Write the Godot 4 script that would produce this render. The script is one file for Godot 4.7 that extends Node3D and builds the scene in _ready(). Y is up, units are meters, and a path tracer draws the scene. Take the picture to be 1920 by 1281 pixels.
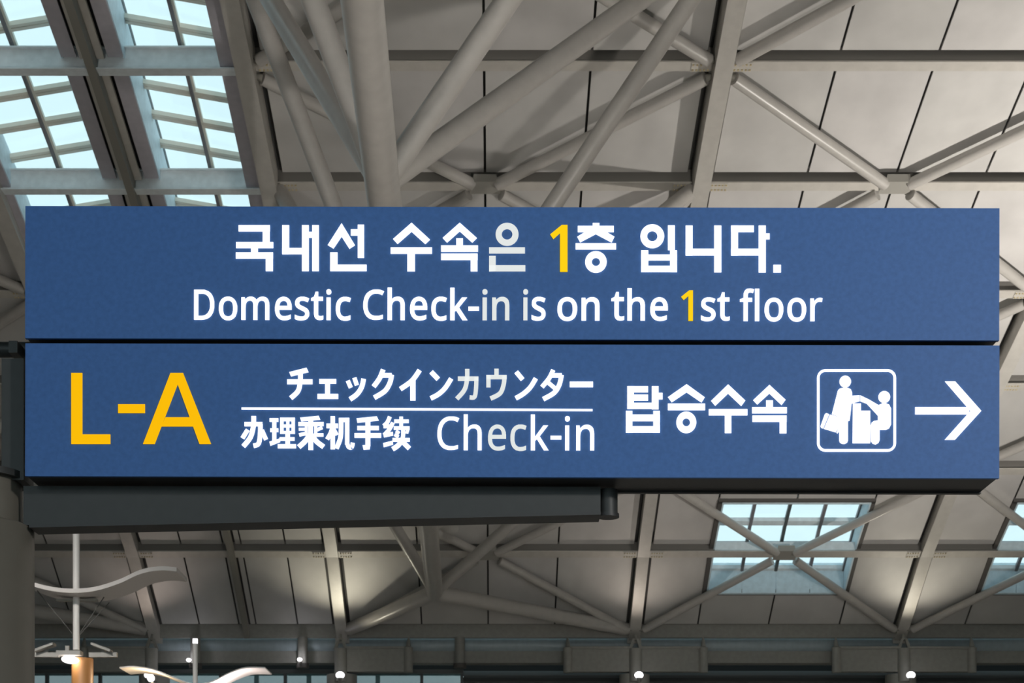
extends Node3D
# Airport hall: a double light-box sign on a cantilever arm under a steel roof with skylights.
# Metres, y up, the hall runs along -z. Roof bays are counted with k: purlin lines 3.555 m apart.

const EYE := 1.6
const FOCAL := 3000.0          # focal length in pixels of a 1920 x 1281 frame
const PRINCIPAL := Vector2(928.0, 1660.0)
const W_IMG := 1920.0
const H_IMG := 1281.0

var M := {}
var used := {}

# ------------------------------------------------------------------ helpers
func numbered(called: String) -> String:
	var n: int = used.get(called, 0)
	used[called] = n + 1
	return called if n == 0 else "%s_%03d" % [called, n]

func thing(called: String, label: String, category: String, at := Vector3.ZERO, group := "", kind := "") -> Node3D:
	var o := Node3D.new()
	o.name = numbered(called)
	add_child(o)
	o.position = at
	tag(o, label, category, group, kind)
	return o

func tag(o: Node, label: String, category: String, group := "", kind := "") -> void:
	o.set_meta("label", label)
	o.set_meta("category", category)
	if group != "":
		o.set_meta("group", group)
	if kind != "":
		o.set_meta("kind", kind)

func structure(called: String, label: String, category: String) -> Node3D:
	return thing(called, label, category, Vector3.ZERO, "", "structure")

func mb() -> SurfaceTool:
	var st := SurfaceTool.new()
	st.begin(Mesh.PRIMITIVE_TRIANGLES)
	return st

func build(st: SurfaceTool, called: String, m: Material, parent: Node) -> MeshInstance3D:
	st.generate_normals()
	var o := MeshInstance3D.new()
	o.mesh = st.commit()
	o.material_override = m
	o.name = called
	parent.add_child(o, true)
	return o

func tri(st: SurfaceTool, a: Vector3, b: Vector3, c: Vector3, inside: Vector3, smooth := false) -> void:
	st.set_smooth_group(1 if smooth else -1)
	var n := (c - a).cross(b - a)
	if n.dot((a + b + c) / 3.0 - inside) < 0.0:
		var t := b
		b = c
		c = t
	st.add_vertex(a)
	st.add_vertex(b)
	st.add_vertex(c)

func quad(st: SurfaceTool, a: Vector3, b: Vector3, c: Vector3, d: Vector3, inside: Vector3, smooth := false) -> void:
	tri(st, a, b, c, inside, smooth)
	tri(st, a, c, d, inside, smooth)

# p: four corners of one end, then the four matching corners of the other end
func hexa(st: SurfaceTool, p: Array) -> void:
	var m := Vector3.ZERO
	for v in p:
		m += v
	m /= 8.0
	quad(st, p[0], p[1], p[2], p[3], m)
	quad(st, p[4], p[5], p[6], p[7], m)
	for i in 4:
		var j := (i + 1) % 4
		quad(st, p[i], p[j], p[4 + j], p[4 + i], m)

func bx(st: SurfaceTool, lo: Vector3, hi: Vector3) -> void:
	hexa(st, [Vector3(lo.x, lo.y, lo.z), Vector3(hi.x, lo.y, lo.z), Vector3(hi.x, hi.y, lo.z), Vector3(lo.x, hi.y, lo.z),
		Vector3(lo.x, lo.y, hi.z), Vector3(hi.x, lo.y, hi.z), Vector3(hi.x, hi.y, hi.z), Vector3(lo.x, hi.y, hi.z)])

# a round bar through points; radii may differ along it
func tube(st: SurfaceTool, pts: Array, r0: float, r1 := -1.0, n := 20) -> void:
	if r1 < 0.0:
		r1 = r0
	var rings := []
	var last: int = pts.size() - 1
	for i in pts.size():
		var t: Vector3 = (pts[mini(i + 1, last)] - pts[maxi(i - 1, 0)]).normalized()
		var up := Vector3.UP if absf(t.y) < 0.9 else Vector3.RIGHT
		var u := t.cross(up).normalized()
		var v := u.cross(t).normalized()
		var r := lerpf(r0, r1, float(i) / last)
		var ring := []
		for a in n:
			var w := TAU * a / n
			ring.append(pts[i] + (u * cos(w) + v * sin(w)) * r)
		rings.append(ring)
	for i in last:
		var m: Vector3 = (pts[i] + pts[i + 1]) * 0.5
		for a in n:
			var b := (a + 1) % n
			quad(st, rings[i][a], rings[i][b], rings[i + 1][b], rings[i + 1][a], m, true)
	for e in [[0, 1], [last, last - 1]]:
		for a in n:
			tri(st, pts[e[0]], rings[e[0]][a], rings[e[0]][(a + 1) % n], pts[e[1]])

# profile of (radius, height) turned about a vertical axis through c
func lathe(st: SurfaceTool, c: Vector3, prof: Array, n := 28) -> void:
	for i in prof.size() - 1:
		var p: Vector2 = prof[i]
		var q: Vector2 = prof[i + 1]
		var m := c + Vector3(0, (p.y + q.y) * 0.5, 0)
		for a in n:
			var w0 := TAU * a / n
			var w1 := TAU * (a + 1) / n
			var d0 := Vector3(cos(w0), 0, sin(w0))
			var d1 := Vector3(cos(w1), 0, sin(w1))
			var y0 := Vector3(0, p.y, 0)
			var y1 := Vector3(0, q.y, 0)
			var inside := m
			if absf(p.y - q.y) < 1e-5:
				inside = c + Vector3(0, prof[0].y * 0.5 + prof[-1].y * 0.5, 0)
			if p.x < 1e-5:
				tri(st, c + y0, c + d0 * q.x + y1, c + d1 * q.x + y1, inside)
			elif q.x < 1e-5:
				tri(st, c + d0 * p.x + y0, c + d1 * p.x + y0, c + y1, inside)
			else:
				quad(st, c + d0 * p.x + y0, c + d1 * p.x + y0, c + d1 * q.x + y1, c + d0 * q.x + y1, inside, true)

func ellipsoid(st: SurfaceTool, c: Vector3, r: Vector3, nu := 16, nv := 10) -> void:
	for j in nv:
		for i in nu:
			var p := []
			for e in [[i, j], [i + 1, j], [i + 1, j + 1], [i, j + 1]]:
				var u: float = TAU * e[0] / nu
				var v: float = PI * e[1] / nv
				p.append(c + Vector3(cos(u) * sin(v), cos(v), sin(u) * sin(v)) * r)
			if j == 0:
				tri(st, p[0], p[2], p[3], c, true)
			elif j == nv - 1:
				tri(st, p[0], p[1], p[2], c, true)
			else:
				quad(st, p[0], p[1], p[2], p[3], c, true)

# ------------------------------------------------------------------ materials
func noise_tex(freq: float, lo: float, hi: float, sd: int, size := 256) -> NoiseTexture2D:
	var n := FastNoiseLite.new()
	n.seed = sd
	n.noise_type = FastNoiseLite.TYPE_SIMPLEX_SMOOTH
	n.frequency = freq
	n.fractal_octaves = 4
	var t := NoiseTexture2D.new()
	t.width = size
	t.height = size
	t.seamless = true
	t.noise = n
	var g := Gradient.new()
	g.set_color(0, Color(lo, lo, lo))
	g.set_color(1, Color(hi, hi, hi))
	t.color_ramp = g
	return t

func mat(lin: Color, rough := 0.6, metal := 0.0, tex: Texture2D = null, scale := 0.3) -> StandardMaterial3D:
	var m := StandardMaterial3D.new()
	m.albedo_color = lin.linear_to_srgb()
	m.roughness = rough
	m.metallic = metal
	if tex:
		m.albedo_texture = tex
		m.uv1_triplanar = true
		m.uv1_world_triplanar = true
		m.uv1_scale = Vector3(scale, scale, scale)
	return m

func glow(lin: Color, energy: float, base := Color(0.8, 0.8, 0.8)) -> StandardMaterial3D:
	var m := StandardMaterial3D.new()
	m.albedo_color = base
	m.roughness = 0.5
	m.emission_enabled = true
	m.emission = lin.linear_to_srgb()
	m.emission_energy_multiplier = energy
	return m

func glass(lin: Color, a: float) -> StandardMaterial3D:
	var m := StandardMaterial3D.new()
	var c := lin.linear_to_srgb()
	m.albedo_color = Color(c.r, c.g, c.b, a)
	m.transparency = BaseMaterial3D.TRANSPARENCY_ALPHA
	m.roughness = 0.05
	return m

func make_materials() -> void:
	var fine := noise_tex(0.03, 0.93, 1.0, 3)
	var patch := noise_tex(0.012, 0.9, 1.0, 8)
	M.panel = [mat(Color(0.60, 0.59, 0.57), 0.55, 0.0, patch, 0.21), mat(Color(0.585, 0.575, 0.555), 0.55, 0.0, patch, 0.17), mat(Color(0.615, 0.60, 0.585), 0.55, 0.0, patch, 0.19)]
	M.steel = mat(Color(0.56, 0.54, 0.50), 0.45, 0.0, fine, 0.4)
	M.pipe = mat(Color(0.50, 0.48, 0.45), 0.32, 0.0, fine, 0.4)
	M.purlin = mat(Color(0.55, 0.525, 0.48), 0.5, 0.0, fine, 0.4)
	M.plate = mat(Color(0.55, 0.47, 0.30), 0.5)
	M.deck = mat(Color(0.08, 0.08, 0.078), 0.9)
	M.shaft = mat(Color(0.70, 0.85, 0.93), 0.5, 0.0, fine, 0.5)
	M.board = mat(Color(0.48, 0.46, 0.50), 0.6, 0.0, fine, 0.5)
	M.rail = mat(Color(0.26, 0.25, 0.22), 0.55)
	M.gusset = mat(Color(0.32, 0.31, 0.28), 0.5)
	M.crossbeam = mat(Color(0.82, 0.89, 0.92), 0.45, 0.0, fine, 0.5)
	M.bar = mat(Color(0.80, 0.78, 0.68), 0.5)
	M.bar_dark = mat(Color(0.20, 0.19, 0.20), 0.5)
	M.skyglass = glass(Color(0.7, 0.85, 0.9), 0.04)
	M.trim_dark = mat(Color(0.10, 0.095, 0.09), 0.7)
	M.blue = mat(Color(0.07, 0.178, 0.47), 0.5, 0.0, noise_tex(0.05, 0.92, 1.0, 21), 2.2)
	M.blue.metallic_specular = 0.3
	M.sign_dark = mat(Color(0.035, 0.035, 0.037), 0.5)
	M.arm = mat(Color(0.04, 0.042, 0.043), 0.5, 0.0, fine, 1.5)
	M.column = mat(Color(0.165, 0.15, 0.125), 0.5, 0.0, fine, 1.0)
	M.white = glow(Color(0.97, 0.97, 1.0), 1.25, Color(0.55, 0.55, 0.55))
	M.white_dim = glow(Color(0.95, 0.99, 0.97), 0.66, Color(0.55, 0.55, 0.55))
	M.yellow = glow(Color(1.0, 0.53, 0.0), 0.93, Color(0.35, 0.2, 0.0))
	M.yellow.metallic_specular = 0.2
	M.yellow_bright = glow(Color(1.0, 0.62, 0.004), 1.0, Color(0.35, 0.22, 0.0))
	M.yellow_bright.metallic_specular = 0.2
	M.floor = mat(Color(0.60, 0.57, 0.53), 0.6, 0.0, patch, 0.3)
	M.wall = mat(Color(0.45, 0.43, 0.40), 0.7, 0.0, patch, 0.2)
	M.olive = mat(Color(0.35, 0.345, 0.315), 0.6, 0.0, fine, 0.6)
	M.gutter = mat(Color(0.38, 0.46, 0.50), 0.35, 0.0, fine, 0.6)
	M.black = mat(Color(0.02, 0.02, 0.02), 0.8)
	M.louver = mat(Color(0.11, 0.112, 0.11), 0.6)
	M.frame = mat(Color(0.09, 0.10, 0.10), 0.5)
	M.white_paint = mat(Color(0.72, 0.70, 0.68), 0.45)
	M.teal_glass = glass(Color(0.10, 0.25, 0.27), 0.55)
	M.clear_glass = glass(Color(0.7, 0.8, 0.8), 0.06)
	M.wing = mat(Color(0.55, 0.52, 0.50), 0.5)
	M.orange_brown = mat(Color(0.42, 0.20, 0.07), 0.4)  # even orange-brown tone of the mast shaft
	M.lamp = glow(Color(1.0, 0.97, 1.0), 2.5)
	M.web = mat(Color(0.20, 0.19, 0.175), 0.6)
	M.lamp_body = mat(Color(0.30, 0.29, 0.27), 0.5)

# ------------------------------------------------------------------ roof surface
const RISE := [21.4, 21.38, 21.33, 21.25, 21.1, 20.85, 20.35, 19.68, 18.83, 17.85, 16.65, 15.40, 13.97, 12.23, 9.93]  # k = -8 ... 6, underside of the purlins above the floor

func dk(k: float) -> float:
	return 33.67 + 3.555 * k

func rk(k: float) -> float:
	if k <= -8.0:
		return 21.4
	var i := clampi(int(floor(k)), -8, 5)
	return lerpf(RISE[i + 8], RISE[i + 9], k - i)

func P(x: float, k: float, h: float) -> Vector3:
	return Vector3(x, rk(k) + h, -dk(k))

# a slab that follows the roof between k0 and k1, cut at every purlin line
func slab(st: SurfaceTool, x0: float, x1: float, k0: float, k1: float, h0: float, h1: float) -> void:
	sweep(st, x0, x1, k0, k1, func(_k): return h0, func(_k): return h1)

func sweep(st: SurfaceTool, x0: float, x1: float, k0: float, k1: float, low: Callable, high: Callable) -> void:
	var ks := [k0]
	var i: float = floor(k0) + 1.0
	while i < k1 - 1e-4:
		ks.append(i)
		i += 1.0
	ks.append(k1)
	for n in ks.size():
		var k: float = ks[n]
		var a := [P(x0, k, low.call(k)), P(x1, k, low.call(k)), P(x1, k, high.call(k)), P(x0, k, high.call(k))]
		if n == 0 or n == ks.size() - 1:
			var other: float = ks[1] if n == 0 else ks[n - 1]
			quad(st, a[0], a[1], a[2], a[3], P((x0 + x1) / 2, other, (low.call(other) + high.call(other)) / 2))
		if n < ks.size() - 1:
			var q: float = ks[n + 1]
			var b := [P(x0, q, low.call(q)), P(x1, q, low.call(q)), P(x1, q, high.call(q)), P(x0, q, high.call(q))]
			var m := Vector3.ZERO
			for v in a + b:
				m += v / 8.0
			for e in 4:
				var f := (e + 1) % 4
				quad(st, a[e], a[f], b[f], b[e], m)

const XA := -21.64
const XS := -11.64
const XM := -5.23
const XR := 4.77
const XQ := 13.87
const XZ := 22.97
const SPINE := -8.45
const ROOF_END := 5.87
const PANEL_H := 0.24

func _ready() -> void:
	# camera: level, with a shifted lens
	var cam := Camera3D.new()
	cam.name = "camera"
	cam.projection = Camera3D.PROJECTION_FRUSTUM
	cam.near = 0.1
	cam.far = 300.0
	cam.size = cam.near * H_IMG / FOCAL
	cam.frustum_offset = Vector2((W_IMG / 2 - PRINCIPAL.x) / FOCAL, (PRINCIPAL.y - H_IMG / 2) / FOCAL) * cam.near
	cam.position = Vector3(0, EYE, 0)
	add_child(cam)
	cam.current = true
	# a real lens focused on the sign
	var lens := CameraAttributesPhysical.new()
	lens.frustum_focus_distance = 7.3
	lens.frustum_focal_length = 50.0
	lens.exposure_aperture = 9.0
	lens.frustum_near = 0.1
	lens.frustum_far = 300.0
	cam.attributes = lens
	cam.near = 0.1
	cam.size = cam.near * H_IMG / FOCAL
	# overcast sky
	var env := Environment.new()
	env.background_mode = Environment.BG_SKY
	var sm := ProceduralSkyMaterial.new()
	sm.sky_top_color = Color(0.555, 0.775, 0.83).linear_to_srgb()
	sm.sky_horizon_color = Color(0.58, 0.775, 0.82).linear_to_srgb()
	sm.ground_bottom_color = Color(0.45, 0.47, 0.46)
	sm.ground_horizon_color = Color(0.62, 0.66, 0.66)
	sm.sky_energy_multiplier = 1.0
	var sky := Sky.new()
	sky.sky_material = sm
	env.sky = sky
	env.background_energy_multiplier = 1.45
	env.tonemap_mode = Environment.TONE_MAPPER_LINEAR
	env.tonemap_exposure = 1.0
	env.sdfgi_enabled = true
	env.ssao_enabled = true
	env.ssil_enabled = true
	var we := WorldEnvironment.new()
	we.name = "environment"
	we.environment = env
	add_child(we)

	make_materials()
	hall()
	ceiling()
	skylight_strip()
	roof_window("window_1", 7.07, 11.57, "roof window with cross braces before it, in the bay beside the pipe truss")
	roof_window("window_2", 16.17, 20.67, "roof window in the bay farther out from the pipe truss")
	beams()
	braces()
	truss(0.0, "branching pipe truss with a thick round chord between skylight strip and roof window bay")
	truss(-16.41, "branching pipe truss on the far side of the skylight strip")
	far_end()
	uplights()
	added_flood_masts()
	added_pendant_floods()
	sign_support()
	signs()
	wing_masts()

# ------------------------------------------------------------------ hall shell
func hall() -> void:
	var st := mb()
	bx(st, Vector3(-31, -0.4, -64), Vector3(31, 0, 21))
	tag(build(st, "floor", M.floor, self), "polished light stone floor of the hall", "floor", "", "structure")
	for s in [-1, 1]:
		st = mb()
		bx(st, Vector3(30.5 * s - 0.5, 0, -64), Vector3(30.5 * s + 0.5, 23.0, 21))
		tag(build(st, "wall_left" if s < 0 else "wall_right", M.wall, self), "plain side wall of the hall beside the " + ("truss" if s < 0 else "roof window") + " bays", "wall", "", "structure")
	# back wall: a glazed front between solid edges
	var wb := structure("wall_back", "glazed entrance front of the hall with slim mullions", "wall")
	st = mb()
	bx(st, Vector3(-30, 0, 20), Vector3(30, 1.0, 21))
	bx(st, Vector3(-30, 17.0, 20), Vector3(30, 23.0, 21))
	bx(st, Vector3(-30, 1.0, 20), Vector3(-27, 17.0, 21))
	bx(st, Vector3(27, 1.0, 20), Vector3(30, 17.0, 21))
	build(st, "surround", M.wall, wb)
	for i in 13:
		st = mb()
		var x := -27.0 + 4.5 * i
		bx(st, Vector3(x - 0.08, 1.0, 20.2), Vector3(x + 0.08, 17.0, 20.5))
		build(st, "mullion", M.frame, wb)
	for i in 12:
		st = mb()
		bx(st, Vector3(-27.0 + 4.5 * i + 0.08, 1.0, 20.34), Vector3(-27.0 + 4.5 * (i + 1) - 0.08, 17.0, 20.36))
		build(st, "pane", M.clear_glass, wb)

# ------------------------------------------------------------------ ceiling: panels, purlins, deck above
func panel(parent: Node, x0: float, x1: float, k0: float, k1: float, tone: int) -> void:
	var st := mb()
	var edges := [XA, XS, XM, XR, XQ, XZ]
	var g0 := 0.31 if edges.has(x0) else 0.028   # open shadow slot beside the beams
	var g1 := 0.31 if edges.has(x1) else 0.028
	var gk := 0.04 if is_equal_approx(k1, roundf(k1)) else 0.012   # and before each purlin
	slab(st, x0 + g0, x1 - g1, k0 + 0.012, k1 - gk, PANEL_H, PANEL_H + 0.05)
	build(st, "panel", M.panel[posmod(tone, 3)], parent)

func ceiling() -> void:
	var c := structure("ceiling", "light grey ceiling of large flat panels between steel purlins", "ceiling")
	# dark deck closing the roof above the panels
	var st := mb()
	var spans := [[-31.0, XS - 0.02, -12.0, 7.0], [XS - 0.02, XM - 0.45, 3.0, 7.0], [XS - 0.02, XM - 0.45, -12.0, -2.0], [XM - 0.45, 7.0, -12.0, 7.0],
		[7.0, 11.6, -12.0, 4.42], [7.0, 11.6, 5.48, 7.0], [11.6, 16.1, -12.0, 7.0], [16.1, 20.7, -12.0, 4.42], [16.1, 20.7, 5.48, 7.0], [20.7, 31.0, -12.0, 7.0]]
	for s in spans:
		if s[3] > 6.0:
			slab(st, s[0], s[1], s[2], 6.0, 0.40, 0.66)
		else:
			slab(st, s[0], s[1], s[2], s[3], 0.40, 0.66)
	bx(st, Vector3(-31, 21.80, 8.95), Vector3(31, 22.2, 21))
	build(st, "roof_deck", M.deck, c)
	# panels
	var t := 0
	for bay in [[XA, XS], [XM, XR], [XR, XQ], [XQ, XZ]]:
		var mid: float = (bay[0] + bay[1]) / 2
		var step := 2.265 if bay[1] - bay[0] > 9.5 else 2.07
		var xs := [bay[0], mid - step, mid, mid + step, bay[1]]
		var hole: bool = bay[0] >= XR - 0.01
		for k in range(-3, 6):
			var k1 := minf(k + 1, ROOF_END)
			for i in 4:
				t += 1
				var x0: float = xs[i]
				var x1: float = xs[i + 1]
				if hole and k >= 4:
					var edge := 2.41
					if i < 2:
						x0 = bay[0] if i == 0 else mid - edge
						x1 = mid - edge if i == 0 else mid
					else:
						x0 = mid if i == 2 else mid + edge
						x1 = mid + edge if i == 2 else bay[1]
					if i == 0 or i == 3:
						panel(c, x0, x1, k, k1, t)
					elif k == 4:
						panel(c, x0, x1, k, 4.41, t)
					else:
						panel(c, x0, x1, 5.49, k1, t)
				else:
					panel(c, x0, x1, k, k1, t)
	for seg in [[XS, -10.07], [-10.07, -8.72], [-8.72, SPINE - 0.1], [SPINE + 0.1, -8.14], [-8.14, -6.72], [-6.72, XM]]:
		for k in range(3, 6):
			t += 2
			panel(c, seg[0], seg[1], k, minf(k + 1, ROOF_END), t)
	# purlins with bolted end plates
	for bay in [[XA, XS], [XM, XR], [XR, XQ], [XQ, XZ]]:
		for k in range(-2, 6):
			var m: float = (bay[0] + bay[1]) / 2
			var gap := Vector2(m - 2.26, m + 2.26) if k == 5 and bay[0] >= XR - 0.01 else Vector2.ZERO
			purlin(c, bay[0] + 0.19, bay[1] - 0.19, k, true, gap)
	for k in range(3, 6):
		purlin(c, XS + 0.19, XM - 0.19, k, true)

func purlin(parent: Node, x0: float, x1: float, k: float, plates: bool, gap := Vector2.ZERO) -> void:
	var st := mb()
	var d := dk(k)
	var slope := (rk(k + 0.1) - rk(k - 0.1)) / (0.2 * 3.555)
	var w := 0.125
	var y := rk(k)
	var lo := func(x: float, e: float, h: float) -> Vector3: return Vector3(x, y + h + slope * e, -(d + e))
	# bottom flange; web darkened in colour to deepen the shade of the near-side hollow
	hexa(st, [lo.call(x0, -w, 0.0), lo.call(x0, w, 0.0), lo.call(x0, w, 0.03), lo.call(x0, -w, 0.03), lo.call(x1, -w, 0.0), lo.call(x1, w, 0.0), lo.call(x1, w, 0.03), lo.call(x1, -w, 0.03)])
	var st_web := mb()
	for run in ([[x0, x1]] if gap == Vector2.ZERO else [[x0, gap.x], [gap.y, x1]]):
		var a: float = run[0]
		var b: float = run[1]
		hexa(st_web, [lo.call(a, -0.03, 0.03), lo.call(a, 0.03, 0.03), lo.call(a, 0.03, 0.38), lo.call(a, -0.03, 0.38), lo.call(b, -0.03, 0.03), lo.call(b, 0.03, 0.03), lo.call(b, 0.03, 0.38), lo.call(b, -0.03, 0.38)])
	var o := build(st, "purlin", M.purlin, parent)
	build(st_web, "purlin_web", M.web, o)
	if not plates:
		return
	for side in [[x0 + 0.05, x0 + 0.45], [x1 - 0.45, x1 - 0.05]]:
		st = mb()
		hexa(st, [lo.call(side[0], -0.12, -0.016), lo.call(side[0], 0.12, -0.016), lo.call(side[0], 0.12, 0.0), lo.call(side[0], -0.12, 0.0), lo.call(side[1], -0.12, -0.016), lo.call(side[1], 0.12, -0.016), lo.call(side[1], 0.12, 0.0), lo.call(side[1], -0.12, 0.0)])
		build(st, "splice_plate", M.purlin, o)
		st = mb()
		for i in 5:
			for j in [-0.07, 0.07]:
				var c: Vector3 = lo.call(side[0] + 0.04 + 0.08 * i, j, -0.02)
				bx(st, c - Vector3(0.018, 0.02, 0.018), c + Vector3(0.018, 0.01, 0.018))
		build(st, "bolts", M.plate, o).set_meta("kind", "stuff")

# ------------------------------------------------------------------ roof beams
func beams() -> void:
	var labels := ["grey roof beam where the outer truss bay meets the skylight strip", "grey roof beam between the skylight strip and the pipe truss", "grey roof beam between the pipe truss and the first roof window bay",
		"warm-lit grey roof beam between the two roof window bays", "grey roof beam beyond the outer roof window bay", "grey roof beam on the far side of the outer truss bay"]
	var xs := [XS, XM, XR, XQ, XZ, XA]
	for i in 6:
		var b := thing("roof_beam", labels[i], "beam", Vector3.ZERO, "steel roof beams", "thing")
		var st := mb()
		var x: float = xs[i]
		var depth := func(k: float) -> float: return -clampf(0.34 - 0.05 * k, 0.08, 0.34)
		sweep(st, x - 0.19, x + 0.19, -9.0, 5.95, depth, func(_k): return 0.36)
		build(st, "box_girder", M.steel, b)
		st = mb()
		bx(st, Vector3(x - 0.24, rk(5.95) - 0.16, -dk(5.95) - 0.15), Vector3(x + 0.24, rk(5.95) + 0.35, -dk(5.95) + 0.02))
		build(st, "end_plate", M.steel, b)

# ------------------------------------------------------------------ diagonal braces
func braces() -> void:
	var bays := [[XA, XS, "outer truss bay"], [XM, XR, "pipe truss bay"], [XR, XQ, "first roof window bay"], [XQ, XZ, "outer roof window bay"]]
	var rows := {-1: "high above the sign", 1: "above the sign", 3: "behind the sign", 5: "near the end wall"}
	for bay in bays:
		for k in [-1, 1, 3, 5]:
			var mid: float = (bay[0] + bay[1]) / 2
			var b := thing("cross_brace", "four pipes crossing at a purlin in the %s, %s" % [bay[2], rows[k]], "brace", Vector3.ZERO, "pipe cross braces under the roof")
			for s in [-1, 1]:
				for e in [-1, 1]:
					var kb: float = k + e
					var x_end: float = bay[0] + 0.3 if s < 0 else bay[1] - 0.3
					var kend := minf(kb - e * 0.07, 5.82)
					var st := mb()
					tube(st, [P(mid + s * (0.28 if e < 0 else 0.38), k + e * 0.045, -0.06), P(x_end, kend, -0.06)], 0.135)
					build(st, "pipe", M.pipe, b)
					st = mb()
					tube(st, [P(x_end - s * 0.0, kend, -0.05), P(x_end + s * 0.16, kend + e * 0.012, -0.03)], 0.09, 0.05, 10)
					build(st, "pipe_tip", M.rail, b)
			var st2 := mb()
			hexa(st2, [P(mid - 0.3, k - 0.085, -0.10), P(mid + 0.3, k - 0.085, -0.10), P(mid + 0.26, k - 0.085, 0.08), P(mid - 0.26, k - 0.085, 0.08), P(mid - 0.3, k - 0.035, -0.10), P(mid + 0.3, k - 0.035, -0.10), P(mid + 0.26, k - 0.035, 0.08), P(mid - 0.26, k - 0.035, 0.08)])
			hexa(st2, [P(mid - 0.36, k - 0.036, -0.03), P(mid + 0.36, k - 0.036, -0.03), P(mid + 0.36, k - 0.036, -0.005), P(mid - 0.36, k - 0.036, -0.005), P(mid - 0.36, k + 0.05, -0.03), P(mid + 0.36, k + 0.05, -0.03), P(mid + 0.36, k + 0.05, -0.005), P(mid - 0.36, k + 0.05, -0.005)])
			build(st2, "gusset", M.gusset, b)

# ------------------------------------------------------------------ pipe truss
func truss(dx: float, label: String) -> void:
	var t := thing("pipe_truss", label, "truss", Vector3(dx, 0, 0))
	var at := func(x: float, h: float, d: float) -> Vector3: return Vector3(x, EYE + h, -d)
	var nodes := [at.call(-1.45, 11.0, 5.0), at.call(-1.5, 10.75, 14.5), at.call(-1.67, 10.38, 23.7), at.call(-1.68, 9.62, 32.7), at.call(-1.75, 9.40, 42.0), at.call(-1.92, 9.33, 51.0)]
	var st := mb()
	tube(st, nodes, 0.26, 0.26, 32)
	build(st, "chord", M.pipe, t)
	var links := [[1, -5, -3], [2, -3, -1], [3, -1, 1], [4, 1, 3], [5, 3, 99]]
	for l in links:
		for side in [XM, XR]:
			for k in [l[1], l[2]]:
				st = mb()
				if k == 99:
					tube(st, [nodes[5], at.call(side + (0.27 if side < 0 else -0.27), 8.72, 54.5)], 0.245, 0.22, 28)
					build(st, "end_branch", M.pipe, t)
				else:
					var e := P(side + (0.22 if side < 0 else -0.22), k, -0.1)
					tube(st, [nodes[l[0]], e], 0.18, 0.175, 24)
					build(st, "branch", M.pipe, t)

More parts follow.
